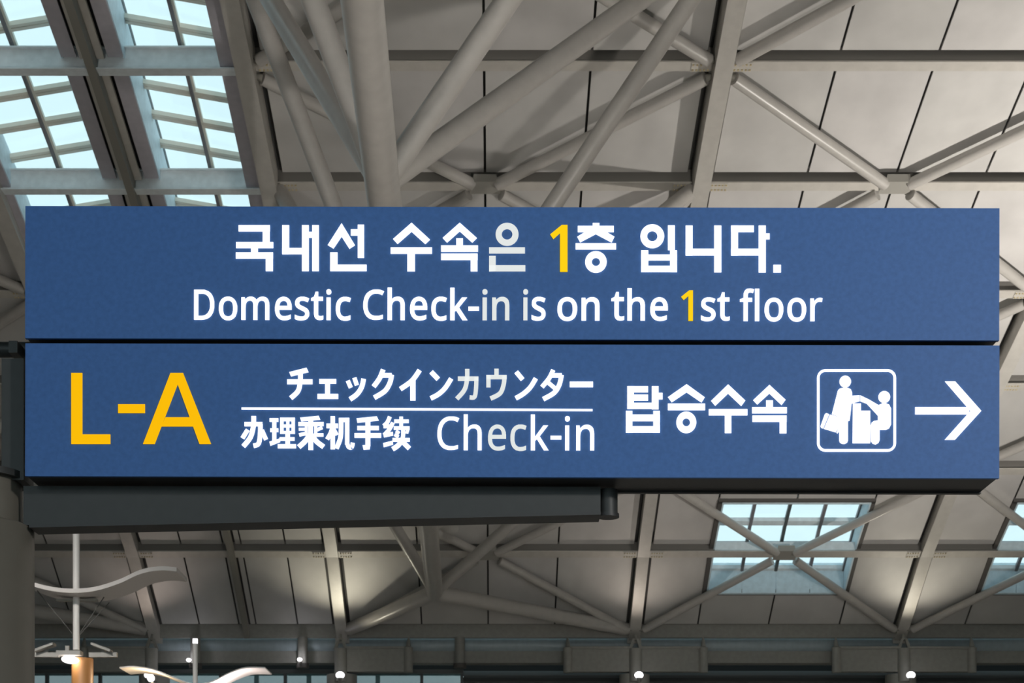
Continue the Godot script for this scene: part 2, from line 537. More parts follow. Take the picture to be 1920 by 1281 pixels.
# ------------------------------------------------------------------ skylight strip with a spine
func skylight_strip() -> void:
	var w := structure("window_3", "long pitched skylight strip of bright panes on both sides of a dark spine", "skylight")
	var kin := [-2.0, 3.0]
	var st: SurfaceTool
	# side walls and soffits of the light wells
	st = mb()
	slab(st, XM - 0.55, XM - 0.47, kin[0], kin[1], 0.05, 0.78)
	slab(st, XS + 0.30, XS + 0.38, kin[0], kin[1], 0.05, 0.78)
	build(st, "well_wall", M.shaft, w)
	st = mb()
	slab(st, XM - 0.55, XM - 0.15, kin[0], kin[1], -0.02, 0.05)
	slab(st, XS + 0.15, XS + 0.38, kin[0], kin[1], -0.02, 0.05)
	build(st, "soffit", M.board, w)
	for s in [-1, 1]:
		st = mb()
		slab(st, SPINE + s * 0.65 - 0.02, SPINE + s * 0.65 + 0.02, kin[0], kin[1], 0.16, 1.1)
		build(st, "well_wall", M.shaft, w)
	st = mb()
	slab(st, SPINE - 0.68, SPINE + 0.68, kin[0], kin[1], 1.12, 1.25)
	slab(st, SPINE - 0.62, SPINE + 0.62, kin[0], kin[1], 0.5, 0.55)
	build(st, "ridge_cap", M.deck, w)
	for k in kin:
		st = mb()
		slab(st, XS + 0.3, XM - 0.47, k - 0.02, k + 0.02, -0.02, 1.25)
		build(st, "end_wall", M.shaft, w)
	# panes and bars on either slope
	for s in [-1, 1]:
		var xa: float = SPINE + s * 0.67
		var xb: float = XM - 0.55 if s > 0 else XS + 0.38
		var hgt := func(x: float) -> float: return lerpf(1.07, 0.72, (x - xa) / (xb - xa))
		var xm: float = lerpf(xa, xb, 0.54)
		for i in 20:
			var k0: float = kin[0] + 0.25 * i
			var k1 := k0 + 0.25
			for e in [[xa, xm], [xm, xb]]:
				st = mb()
				hexa(st, [P(e[0], k0, hgt.call(e[0])), P(e[1], k0, hgt.call(e[1])), P(e[1], k0, hgt.call(e[1]) + 0.02), P(e[0], k0, hgt.call(e[0]) + 0.02),
					P(e[0], k1, hgt.call(e[0])), P(e[1], k1, hgt.call(e[1])), P(e[1], k1, hgt.call(e[1]) + 0.02), P(e[0], k1, hgt.call(e[0]) + 0.02)])
				build(st, "pane", M.skyglass, w)
			# transom: a pale double bar
			for q in [[-0.024, -0.003, -0.10], [0.003, 0.024, -0.10], [-0.003, 0.003, -0.07]]:
				st = mb()
				var qa: float = k0 + q[0]
				var qb: float = k0 + q[1]
				hexa(st, [P(xa, qa, hgt.call(xa) + q[2]), P(xb, qa, hgt.call(xb) + q[2]), P(xb, qa, hgt.call(xb) - 0.005), P(xa, qa, hgt.call(xa) - 0.005),
					P(xa, qb, hgt.call(xa) + q[2]), P(xb, qb, hgt.call(xb) + q[2]), P(xb, qb, hgt.call(xb) - 0.005), P(xa, qb, hgt.call(xa) - 0.005)])
				build(st, "transom", M.bar if q[2] < -0.08 else M.bar_dark, w)
		st = mb()
		slab(st, xm - 0.035, xm + 0.035, kin[0], kin[1], hgt.call(xm) - 0.17, hgt.call(xm))
		build(st, "mullion", M.bar_dark, w)
		st = mb()
		slab(st, xm + 0.035, xm + 0.09, kin[0], kin[1], hgt.call(xm) - 0.10, hgt.call(xm) - 0.004)
		build(st, "mullion_cover", M.bar, w)
	# spine: boards with dark slots, hung rail below
	var sp := thing("skylight_spine", "brown-grey boarded spine with two dark slots running down the skylight strip", "spine")
	for s in [-1, 1]:
		for k in range(-2, 3):
			st = mb()
			slab(st, minf(SPINE + s * 0.33, SPINE + s * 0.65), maxf(SPINE + s * 0.33, SPINE + s * 0.65), k + 0.03, k + 0.97, 0.12, 0.16)
			build(st, "outer_board", M.board, sp)
			st = mb()
			slab(st, minf(SPINE + s * 0.07, SPINE + s * 0.255), maxf(SPINE + s * 0.07, SPINE + s * 0.255), k + 0.03, k + 0.97, 0.08, 0.16)
			build(st, "inner_board", M.purlin, sp)
	st = mb()
	slab(st, SPINE - 0.09, SPINE + 0.09, -2.0, ROOF_END, -0.22, 0.1)
	build(st, "rail", M.rail, sp)
	# cross beams
	var where := {-1: "above the picture's top pair of skylight panes", 0: "between the upper pairs of skylight panes", 1: "just above the sign", 2: "behind the sign"}
	where[-1] = "highest up under the roof"
	for k in [-1, 0, 1, 2]:
		var b := thing("skylight_beam", "pale blue-grey steel beam crossing the skylight strip, " + where[k], "beam", Vector3.ZERO, "beams crossing the skylight strip", "thing")
		var y := rk(k)
		var z := -dk(k)
		for e in [["bottom_flange", -0.12, -0.09, 0.15], ["web", -0.09, 0.36, 0.015], ["top_flange", 0.36, 0.39, 0.10]]:
			st = mb()
			bx(st, Vector3(XS + 0.19, y + e[1], z - e[3]), Vector3(XM - 0.19, y + e[2], z + e[3]))
			build(st, e[0], M.crossbeam, b)
		st = mb()
		for s in [0, 1]:
			for i in 4:
				for j in 2:
					var cx: float = (XM - 0.28 - 0.07 * j) if s else (XS + 0.28 + 0.07 * j)
					bx(st, Vector3(cx - 0.015, y + 0.0 + 0.08 * i, z + 0.015), Vector3(cx + 0.015, y + 0.03 + 0.08 * i, z + 0.03))
		build(st, "bolts", M.rail, b).set_meta("kind", "stuff")

# ------------------------------------------------------------------ single roof windows
func roof_window(called: String, x0: float, x1: float, label: String) -> void:
	var w := structure(called, label, "roof window")
	var k0 := 4.43
	var k1 := 5.47
	var top := 1.0
	var st: SurfaceTool
	for e in [[x0 - 0.05, x0], [x1, x1 + 0.05]]:
		st = mb()
		slab(st, e[0], e[1], k0, k1, 0.14, top + 0.15)
		build(st, "well_wall", M.shaft, w)
	for e in [[k0 - 0.014, k0], [k1, k1 + 0.014]]:
		st = mb()
		slab(st, x0 - 0.05, x1 + 0.05, e[0], e[1], 0.14, top + 0.15)
		build(st, "well_wall", M.shaft, w)
	for i in 4:
		st = mb()
		slab(st, lerpf(x0, x1, i * 0.25) + 0.01, lerpf(x0, x1, (i + 1) * 0.25) - 0.01, k1 - 0.004, k1, 0.14, 0.9)
		build(st, "well_lining", M.shaft, w)
	# dark trims
	for e in [[x0 - 0.18, x0 - 0.03], [x1 + 0.03, x1 + 0.18]]:
		st = mb()
		slab(st, e[0], e[1], k0 - 0.02, k1 + 0.02, 0.16, 0.28)
		build(st, "edge_trim", M.trim_dark, w)
	for e in [[k0 - 0.03, k0], [k1, k1 + 0.03]]:
		st = mb()
		slab(st, x0 - 0.18, x1 + 0.18, e[0], e[1], 0.16, 0.28)
		build(st, "edge_trim", M.trim_dark, w)
	for i in 4:
		for j in 4:
			st = mb()
			slab(st, lerpf(x0, x1, i / 4.0), lerpf(x0, x1, (i + 1) / 4.0), lerpf(k0, k1, j / 4.0), lerpf(k0, k1, (j + 1) / 4.0), top, top + 0.02)
			build(st, "pane", M.skyglass, w)
	for i in 5:
		st = mb()
		var x := lerpf(x0, x1, i / 4.0)
		slab(st, x - 0.05, x + 0.05, k0, k1, top - 0.14, top - 0.003)
		build(st, "mullion", M.bar_dark if i != 2 else M.frame, w)
	for j in 5:
		st = mb()
		var k := lerpf(k0, k1, j / 4.0)
		slab(st, x0, x1, maxf(k - 0.028, k0), minf(k + 0.028, k1), top - 0.12, top - 0.003)
		build(st, "transom", M.crossbeam, w)
	# the beam that crosses the opening
	st = mb()
	bx(st, Vector3(x0, rk(5) + 0.03, -dk(5) - 0.03), Vector3(x1, rk(5) + 0.40, -dk(5) + 0.03))
	build(st, "crossing_web", M.crossbeam, w)

# ------------------------------------------------------------------ far end of the hall
func far_end() -> void:
	var st := mb()
	var d := 55.0
	var y0 := EYE
	# wall below the bands
	bx(st, Vector3(-30, 0, -56.4), Vector3(30, y0 + 5.6, -55.9))
	tag(build(st, "wall_front", M.wall, self), "end wall of the hall under the window band", "wall", "", "structure")
	st = mb()
	bx(st, Vector3(-30, y0 + 7.46, -57.0), Vector3(30, 12.2, -56.2))
	tag(build(st, "wall_front_upper", M.black, self), "dark upper end wall behind the gutter pipe", "wall", "", "structure")
	# eave fascia, gutter pipe, box beam
	st = mb()
	bx(st, Vector3(-30, y0 + 8.46, -d + 0.1), Vector3(30, y0 + 8.92, -d + 0.3))
	var tr := build(st, "trim_1", M.olive, self)
	tag(tr, "olive-grey eave board under the ceiling panels", "trim", "", "structure")
	st = mb()
	tube(st, [Vector3(-30, y0 + 8.27, -55.15), Vector3(30, y0 + 8.27, -55.15)], 0.27, 0.27, 32)
	tag(build(st, "gutter_pipe", M.gutter, self), "thick blue-grey pipe running along the end wall under the eave", "pipe")
	st = mb()
	bx(st, Vector3(-30, y0 + 7.64, -55.6), Vector3(30, y0 + 8.09, -55.0))
	tag(build(st, "trim_2", M.olive, self), "olive-grey box beam under the gutter pipe", "trim", "", "structure")
	# louvres over the part towards the roof windows
	var lv := thing("louver_band", "dark horizontal louvres under the box beam beside the window band", "louvres", Vector3(0, y0, 0))
	st = mb()
	bx(st, Vector3(-1.1, 5.6, -56.2), Vector3(30, 7.5, -56.0))
	build(st, "backing", M.trim_dark, lv)
	for i in 8:
		st = mb()
		var yy := 7.26 - 0.22 * i
		hexa(st, [Vector3(-1.1, yy, -55.6), Vector3(-1.1, yy + 0.17, -55.75), Vector3(-1.1, yy + 0.20, -55.75), Vector3(-1.1, yy + 0.03, -55.6), Vector3(30, yy, -55.6), Vector3(30, yy + 0.17, -55.75), Vector3(30, yy + 0.20, -55.75), Vector3(30, yy + 0.03, -55.6)])
		build(st, "louver", M.louver, lv)
	# window band
	var wn := structure("window_4", "band of teal glass panes with dark mullions in the end wall", "window")
	st = mb()
	bx(st, Vector3(-30, y0 + 7.36, -55.9), Vector3(-1.1, y0 + 7.5, -55.6))
	build(st, "head", M.frame, wn)
	st = mb()
	bx(st, Vector3(-30, y0 + 5.6, -56.0), Vector3(-1.1, y0 + 5.75, -55.6))
	build(st, "sill", M.frame, wn)
	var xs := [-30.0, -26.0, -22.0, -18.4, -15.6, -13.75, -11.9, -9.55, -7.3, -5.3, -2.55, -1.15]
	for i in xs.size():
		st = mb()
		bx(st, Vector3(xs[i] - 0.05, y0 + 5.7, -55.85), Vector3(xs[i] + 0.05, y0 + 7.4, -55.65))
		build(st, "mullion", M.frame, wn)
		if i < xs.size() - 1:
			st = mb()
			bx(st, Vector3(xs[i] + 0.05, y0 + 5.75, -55.76), Vector3(xs[i + 1] - 0.05, y0 + 7.36, -55.74))
			build(st, "pane", M.teal_glass, wn)
	# white posts standing outside the panes
	for x in [-12.55, -9.75, -6.75, -4.25, -15.2, -8.65]:
		st = mb()
		bx(st, Vector3(x - 0.08, 0, -58.2), Vector3(x + 0.08, 13.0, -58.0))
		var po := build(st, numbered("facade_post"), M.white_paint, self)
		tag(po, "slim white post seen through the teal window band", "post", "white posts outside the window band")
	# post heads under every beam
	head(XM, [1], "post head with one cross box towards the pipe truss, under the skylight-side beam")
	head(XR, [-1, 1], "post head with cross boxes on both sides under the beam beside the pipe truss")
	head(XQ, [-1, 1], "post head with cross boxes on both sides under the warm-lit beam")
	head(XS, [-1], "post head with one cross box away from the skylight strip")
	head(XZ, [-1, 1], "post head with cross boxes on both sides under the outermost beam")
	# hung pipe ends
	for x in [-6.58, -1.2, -10.25]:
		var h := thing("pipe_hanger", {-6.58: "short vertical pipe hanger with round foot between two skylight-side posts", -1.2: "short vertical pipe hanger where the window band meets the louvres", -10.25: "short vertical pipe hanger next to the thin lamp mast"}[x], "hanger", Vector3(x, y0, -54.75), "pipe hangers on the box beam")
		st = mb()
		tube(st, [Vector3(0, 8.48, 0), Vector3(0, 7.58, 0)], 0.17)
		build(st, "tube", M.olive, h)
		st = mb()
		tube(st, [Vector3(0, 7.58, 0), Vector3(0, 7.42, 0)], 0.22)
		build(st, "foot", M.trim_dark, h)

func head(x: float, sides: Array, label: String) -> void:
	var y0 := EYE
	var h := thing("post_head", label, "post", Vector3(x, 0, -54.25), "post heads along the end wall", "thing")
	var st := mb()
	tube(st, [Vector3(0, y0 + 8.02, 0), Vector3(0, y0 + 6.9, 0)], 0.21, 0.21, 24)
	build(st, "post_top", M.olive, h)
	st = mb()
	tube(st, [Vector3(0, y0 + 7.18, -0.45), Vector3(0, 0, -0.45)], 0.52, 0.52, 32)
	build(st, "column", M.olive, h)
	st = mb()
	# forked bracket: two plates leaning to a pin rod
	for s in [-1, 1]:
		hexa(st, [Vector3(s * 0.24, y0 + 8.0, -0.05), Vector3(s * 0.12, y0 + 8.0, -0.05), Vector3(s * 0.02, y0 + 8.36, -0.05), Vector3(s * 0.10, y0 + 8.36, -0.05),
			Vector3(s * 0.24, y0 + 8.0, 0.05), Vector3(s * 0.12, y0 + 8.0, 0.05), Vector3(s * 0.02, y0 + 8.36, 0.05), Vector3(s * 0.10, y0 + 8.36, 0.05)])
	build(st, "fork", M.olive, h)
	st = mb()
	tube(st, [Vector3(0, y0 + 8.3, 0), Vector3(0, rk(5.9) - 0.05, -0.1)], 0.05, 0.04, 10)
	build(st, "pin_rod", M.olive, h)
	for s in sides:
		st = mb()
		bx(st, Vector3(minf(s * 0.2, s * 2.2), y0 + 7.24, -0.35), Vector3(maxf(s * 0.2, s * 2.2), y0 + 8.02, 0.0))
		build(st, "cross_box", M.olive, h)
		st = mb()
		bx(st, Vector3(minf(s * 0.2, s * 2.2), y0 + 8.02, -0.4), Vector3(maxf(s * 0.2, s * 2.2), y0 + 8.09, 0.06))
		build(st, "cap_strip", M.olive, h)
		st = mb()
		tube(st, [Vector3(s * 2.3, y0 + 8.05, 0.02), Vector3(s * 2.3, y0 + 7.2, 0.02)], 0.15)
		build(st, "end_tube", M.olive, h)
		st = mb()
		tube(st, [Vector3(s * 2.3, y0 + 8.05, 0.02), Vector3(s * 2.3, y0 + 8.4, -0.1)], 0.1, 0.03, 12)
		build(st, "end_cone", M.olive, h)

# ------------------------------------------------------------------ uplights on the posts and unseen masts added to light the ceiling
func uplights() -> void:
	var defs := [[XM, Color(1.0, 0.92, 0.72), 9.0, "glowing uplight on the post under the skylight-side beam"], [XR, Color(1.0, 0.86, 0.74), 4.0, "glowing uplight on the post beside the pipe truss"],
		[XQ, Color(1.0, 0.92, 0.76), 8.0, "glowing uplight on the post under the warm-lit beam"], [XS, Color(1.0, 0.82, 0.72), 3.0, "glowing uplight on the post at the outer edge of the skylight strip"], [XZ, Color(1.0, 0.9, 0.75), 5.0, "glowing uplight on the outermost post"]]
	for e in defs:
		var x: float = e[0]
		var p := Vector3(x + 0.05, EYE + 7.03, -53.55)
		var u := thing("uplight", e[3], "lamp", p, "uplights on the end wall posts")
		var st := mb()
		ellipsoid(st, Vector3(0, 0, 0), Vector3(0.15, 0.12, 0.15))
		build(st, "bulb", M.lamp, u)
		st = mb()
		lathe(st, Vector3(0, -0.42, 0), [Vector2(0.05, 0), Vector2(0.055, 0.28), Vector2(0.12, 0.36), Vector2(0.05, 0.36)], 16)
		build(st, "holder", M.lamp_body, u)
		st = mb()
		bx(st, Vector3(-0.04, -0.40, -0.66), Vector3(0.04, -0.32, 0.0))
		build(st, "bracket_arm", M.lamp_body, u)
		var l := SpotLight3D.new()
		l.name = "uplight_beam"
		l.light_color = e[1].linear_to_srgb()
		l.light_energy = e[2]
		l.light_size = 0.12
		l.spot_angle = 50.0
		l.spot_angle_attenuation = 1.0
		l.spot_range = 80.0
		l.spot_attenuation = 2.0
		l.shadow_enabled = true
		u.add_child(l)
		l.look_at_from_position(p + Vector3(0, 0.16, 0), p + Vector3(0, 3.6, 2.6), Vector3.BACK)
	# unseen masts added to brighten ceiling and pipes; the right one is inferred
	for e in [[17.5, 33.0, 370.0, Vector3(13.5, 17.0, -39.5), "unseen uplight mast inferred beside the outer roof window bay"], [6.0, 12.5, 195.0, Vector3(5.0, 20.0, -27.0), "unseen uplight mast added as fill in the open hall before the sign"], [-9.5, 13.0, 90.0, Vector3(-8.0, 20.0, -25.0), "unseen uplight mast added as fill on the skylight side before the sign"]]:
		var p := Vector3(e[0], 0, -e[1])
		var u := thing("unseen_uplight_mast", e[4], "lamp mast", p, "unseen uplight masts in the hall")
		var st := mb()
		lathe(st, Vector3.ZERO, [Vector2(0, 0), Vector2(0.3, 0), Vector2(0.28, 0.06), Vector2(0.08, 0.12), Vector2(0.07, 4.4), Vector2(0.0, 4.4)], 20)
		build(st, "mast", M.lamp_body, u)
		st = mb()
		lathe(st, Vector3.ZERO, [Vector2(0.07, 4.3), Vector2(0.45, 4.62), Vector2(0.45, 4.72), Vector2(0.42, 4.72), Vector2(0.42, 4.66), Vector2(0.0, 4.6)], 28)
		build(st, "bowl", M.lamp_body, u)
		st = mb()
		lathe(st, Vector3.ZERO, [Vector2(0.0, 4.68), Vector2(0.40, 4.68), Vector2(0.40, 4.70), Vector2(0.0, 4.70)], 24)
		build(st, "lens", M.lamp, u)
		var l := SpotLight3D.new()
		l.name = "mast_fill_light"
		l.light_color = Color(1.0, 0.94, 0.87).linear_to_srgb()
		l.light_energy = e[2]
		l.light_size = 0.4
		l.spot_angle = 50.0
		l.spot_angle_attenuation = 1.0
		l.spot_range = 90.0
		l.spot_attenuation = 2.0
		l.shadow_enabled = true
		u.add_child(l)
		l.look_at_from_position(p + Vector3(0, 4.78, 0), e[3], Vector3.BACK)

func added_flood_masts() -> void:  # added floodlights behind the camera, put in to brighten the sign face
	for x in [-4.5, 5.5]:
		var p := Vector3(x, 0, 6.0 if x < 0 else 1.5)
		var u := thing("added_flood_mast", "added floodlight mast out of view brightening the sign, on the " + ("skylight" if x < 0 else "roof window") + " side", "lamp mast", p, "added floodlight masts out of view")
		var st := mb()
		lathe(st, Vector3.ZERO, [Vector2(0, 0), Vector2(0.3, 0), Vector2(0.28, 0.06), Vector2(0.08, 0.12), Vector2(0.06, 6.3), Vector2(0.0, 6.3)], 20)
		build(st, "mast", M.lamp_body, u)
		st = mb()
		bx(st, Vector3(-0.5, 6.25, -0.18), Vector3(0.5, 6.75, 0.1))
		build(st, "housing", M.lamp_body, u)
		st = mb()
		bx(st, Vector3(-0.46, 6.29, -0.2), Vector3(0.46, 6.71, -0.18))
		build(st, "lens", M.lamp, u)
		var l := SpotLight3D.new()
		l.name = "added_flood_light"
		l.light_color = Color(1.0, 0.95, 0.90).linear_to_srgb()
		l.light_energy = 4.0 if x < 0 else 39.0
		l.light_size = 0.4
		l.spot_angle = 45.0
		l.spot_angle_attenuation = 1.0
		l.spot_range = 90.0
		l.spot_attenuation = 2.0
		l.shadow_enabled = true
		u.add_child(l)
		l.look_at_from_position(p + Vector3(0, 6.5, -0.45), Vector3(x * 0.3, 3.8, -7.2))

func added_pendant_floods() -> void:  # added pendants above the view, lighting the floor so it bounces upward
	for e in [[-8.0, 220.0, "on the skylight side"], [1.5, 330.0, "under the pipe truss bay"], [9.5, 620.0, "under the roof window bays"]]:
		var p := Vector3(e[0], 10.5, -13.0)
		var u := thing("added_pendant_flood", "added pendant floodlight above the view lighting the floor, " + e[2], "lamp", p, "added pendant floodlights out of view")
		var st := mb()
		lathe(st, Vector3.ZERO, [Vector2(0.0, 0.42), Vector2(0.12, 0.42), Vector2(0.16, 0.2), Vector2(0.38, 0.0), Vector2(0.35, 0.0), Vector2(0.12, 0.18), Vector2(0.0, 0.18)], 24)
		build(st, "reflector", M.lamp_body, u)
		st = mb()
		lathe(st, Vector3.ZERO, [Vector2(0.0, 0.03), Vector2(0.33, 0.03), Vector2(0.33, 0.05), Vector2(0.0, 0.05)], 24)
		build(st, "lens", M.lamp, u)
		st = mb()
		tube(st, [Vector3(0, 0.4, 0), Vector3(0, 21.9 - 10.5, 0)], 0.02, 0.02, 8)
		build(st, "cable", M.lamp_body, u)
		var l := SpotLight3D.new()
		l.name = "added_pendant_light"
		l.light_color = Color(1.0, 0.95, 0.89).linear_to_srgb()
		l.light_energy = e[1]
		l.light_size = 0.3
		l.spot_angle = 25.0
		l.spot_angle_attenuation = 1.0
		l.spot_range = 90.0
		l.spot_attenuation = 2.0
		l.shadow_enabled = true
		u.add_child(l)
		l.look_at_from_position(p + Vector3(0, -0.05, 0), Vector3(e[0] * 1.15, 0.0, -30.0))

# ------------------------------------------------------------------ sign support
const SIGN_D := 7.23

func sp(X: float, Y: float, d: float) -> Vector3:
	return Vector3((X - PRINCIPAL.x) * d / FOCAL, EYE + (PRINCIPAL.y - Y) * d / FOCAL, -d)

func sign_support() -> void:
	var s := thing("sign_cantilever", "dark grey cantilever arm on a round column, carrying the blue sign boxes", "sign support", Vector3(-2.405, 0, -7.42), "", "thing")
	var o := s.position
	var st := mb()
	lathe(st, Vector3.ZERO, [Vector2(0, 0), Vector2(0.26, 0), Vector2(0.26, 3.255), Vector2(0.235, 3.268), Vector2(0, 3.268)], 40)
	build(st, "column", M.column, s)
	st = mb()
	lathe(st, Vector3.ZERO, [Vector2(0, 3.268), Vector2(0.205, 3.268), Vector2(0.205, 3.47), Vector2(0, 3.47)], 40)
	build(st, "neck", M.column, s)
	st = mb()
	lathe(st, Vector3.ZERO, [Vector2(0, 3.47), Vector2(0.24, 3.47), Vector2(0.24, 3.5), Vector2(0, 3.5)], 40)
	build(st, "neck_plate", M.arm, s)
	# upright plate box beside the sign, cross tube at its head
	st = mb()
	var a := sp(3, 672, 7.34) - o
	var b := sp(46, 900, 7.34) - o
	bx(st, Vector3(a.x, b.y, -0.08), Vector3(b.x - 0.004, a.y, 0.08))
	build(st, "upright", M.arm, s)
	st = mb()
	a = sp(-20, 656, 7.56) - o
	b = sp(185, 656, 7.56) - o
	tube(st, [Vector3(a.x, a.y, a.z), Vector3(b.x, a.y, a.z)], 0.036, 0.036, 20)
	build(st, "head_tube", M.arm, s)
	st = mb()
	bx(st, Vector3(0.15, a.y - 0.06, a.z), Vector3(0.19, a.y - 0.005, 0.0))
	build(st, "head_bracket", M.arm, s)
	# tapering arm under the lower box
	st = mb()
	var l0 := sp(44, 985, 7.36) - o
	var r0 := sp(1126, 961, 7.36) - o
	var top := 3.4365
	hexa(st, [Vector3(l0.x, l0.y, 0.06), Vector3(l0.x, top, 0.06), Vector3(l0.x, top, -0.06), Vector3(l0.x, l0.y, -0.06), Vector3(r0.x, r0.y, 0.06), Vector3(r0.x, top - 0.004, 0.06), Vector3(r0.x, top - 0.004, -0.06), Vector3(r0.x, r0.y, -0.06)])
	build(st, "arm_web", M.arm, s)
	st = mb()
	hexa(st, [Vector3(l0.x + 0.03, l0.y - 0.014, 0.075), Vector3(l0.x + 0.03, l0.y, 0.075), Vector3(l0.x + 0.03, l0.y, -0.075), Vector3(l0.x + 0.03, l0.y - 0.014, -0.075), Vector3(r0.x, r0.y - 0.014, 0.075), Vector3(r0.x, r0.y, 0.075), Vector3(r0.x, r0.y, -0.075), Vector3(r0.x, r0.y - 0.014, -0.075)])
	build(st, "arm_flange", M.sign_dark, s)
	var pc := sp(1141, 965, 7.41) - o
	st = mb()
	tube(st, [Vector3(pc.x, pc.y, 0.0), Vector3(pc.x, top - 0.004, 0.0)], 0.043, 0.043, 28)
	build(st, "end_tube", M.arm, s)
	st = mb()
	tube(st, [Vector3(pc.x, pc.y - 0.012, 0.0), Vector3(pc.x, pc.y + 0.004, 0.0)], 0.05, 0.05, 28)
	build(st, "end_cap", M.sign_dark, s)

# ------------------------------------------------------------------ signs
var sign_frame := Transform3D()
var cur_sign: Node3D
const PROUD := 0.0045

func glyph_pt(X: float, Y: float) -> Vector2:
	var p := sign_frame.affine_inverse() * sp(X, Y, SIGN_D)
	return Vector2(p.x, p.y)

func poly(st: SurfaceTool, pts: Array) -> void:
	var c := PackedVector2Array()
	for p in pts:
		c.append(glyph_pt(p.x, p.y))
	var idx := Geometry2D.triangulate_polygon(c)
	for i in range(0, idx.size(), 3):
		var v := []
		for j in 3:
			v.append(Vector3(c[idx[i + j]].x, c[idx[i + j]].y, PROUD))
		tri(st, v[0], v[1], v[2], (v[0] + v[1] + v[2]) / 3.0 - Vector3(0, 0, 1))
	var cw := Geometry2D.is_polygon_clockwise(c)
	for i in c.size():
		var a := c[i]
		var b := c[(i + 1) % c.size()]
		var out := (b - a).orthogonal() * (1.0 if not cw else -1.0)
		var m := (a + b) / 2 + out * 1.0
		quad(st, Vector3(a.x, a.y, 0), Vector3(b.x, b.y, 0), Vector3(b.x, b.y, PROUD), Vector3(a.x, a.y, PROUD), Vector3(m.x, m.y, PROUD / 2))

# shapes come in the pixels of an enlarged crop: origin o and scale k turn them to picture pixels
func shape(st: SurfaceTool, e: Array, o: Vector2, k: float) -> void:
	match e[0]:
		"r":
			poly(st, [o + Vector2(e[1], e[2]) / k, o + Vector2(e[3], e[2]) / k, o + Vector2(e[3], e[4]) / k, o + Vector2(e[1], e[4]) / k])
		"p":
			var pts := []
			for i in range(1, e.size(), 2):
				pts.append(o + Vector2(e[i], e[i + 1]) / k)
			poly(st, pts)
		"o":
			ring(st, o + Vector2(e[1], e[2]) / k, Vector2(e[3], e[4]) / k, Vector2(e[5], e[6]) / k)
		"s":
			stroke(st, e, o, k)

func ring(st: SurfaceTool, c: Vector2, ro: Vector2, ri: Vector2) -> void:
	var n := 40
	for i in n:
		var a0 := TAU * i / n
		var a1 := TAU * (i + 1) / n
		var d0 := Vector2(cos(a0), sin(a0))
		var d1 := Vector2(cos(a1), sin(a1))
		if ri.x > 0.01:
			poly(st, [c + d0 * ro, c + d1 * ro, c + d1 * ri, c + d0 * ri])
		else:
			poly(st, [c, c + d0 * ro, c + d1 * ro])

# brush stroke: "s", thickness, x, y, x, y ... ; smoothed when it has more than two points
func stroke(st: SurfaceTool, e: Array, o: Vector2, k: float) -> void:
	var raw := []
	for i in range(2, e.size(), 2):
		raw.append(o + Vector2(e[i], e[i + 1]) / k)
	var pts := raw
	if raw.size() > 2:
		pts = []
		for i in raw.size() - 1:
			var p0: Vector2 = raw[maxi(i - 1, 0)]
			var p3: Vector2 = raw[mini(i + 2, raw.size() - 1)]
			for j in 5:
				var q: Vector2 = raw[i]
				pts.append(q.cubic_interpolate(raw[i + 1], p0, p3, j / 5.0))
		pts.append(raw[-1])
	var half: float = e[1] / k / 2.0
	var lft := []
	var rgt := []
	for i in pts.size():
		var t: Vector2 = (pts[mini(i + 1, pts.size() - 1)] - pts[maxi(i - 1, 0)]).normalized()
		var n := Vector2(-t.y, t.x) * half
		lft.append(pts[i] + n)
		rgt.append(pts[i] - n)
	for i in pts.size() - 1:
		poly(st, [lft[i], lft[i + 1], rgt[i + 1], rgt[i]])

func glyph(called: String, shapes: Array, o: Vector2, k: float, m: Material) -> void:
	var st := mb()
	for e in shapes:
		shape(st, e, o, k)
	build(st, called, m, cur_sign)

# Latin word set between two picture columns, on a base line, with a given capital height in picture pixels
func latin(word: String, x0: float, x1: float, base: float, cap: float, heavy: float, mats: Array) -> void:
	var f := SystemFont.new()
	f.font_names = PackedStringArray(["Droid Sans"])
	var fv := FontVariation.new()
	fv.base_font = f
	fv.variation_embolden = heavy
	var size := 64
	var px_scale := SIGN_D / FOCAL
	var cap_units := 0.714 * size
	var pixel := cap * px_scale / cap_units
	# natural ink extent
	var pos := []
	var ink := []
	var meshes := []
	for i in word.length():
		pos.append(fv.get_string_size(word.substr(0, i), HORIZONTAL_ALIGNMENT_LEFT, -1, size).x * pixel)
		var tm := TextMesh.new()
		tm.font = fv
		tm.font_size = size
		tm.pixel_size = pixel
		tm.depth = PROUD
		tm.curve_step = 1.0
		tm.horizontal_alignment = HORIZONTAL_ALIGNMENT_LEFT
		tm.vertical_alignment = VERTICAL_ALIGNMENT_BOTTOM
		tm.text = word[i]
		meshes.append(tm)
		ink.append(tm.get_aabb())
	var lo: float = pos[0] + ink[0].position.x
	var hi: float = pos[-1] + ink[-1].end.x
	var a := glyph_pt(x0, base)
	var b := glyph_pt(x1, base)
	var stretch: float = (b.x - a.x) / (hi - lo)
	var drop: float = fv.get_descent(size) * pixel
	for i in word.length():
		var mi := MeshInstance3D.new()
		mi.name = "letter"
		mi.mesh = meshes[i]
		mi.material_override = mats[mini(i, mats.size() - 1)]
		var lift := 0.0
		mi.position = Vector3(a.x + (pos[i] - lo) * stretch, a.y - drop + lift, PROUD / 2)
		mi.scale = Vector3(stretch, 1, 1)
		cur_sign.add_child(mi, true)

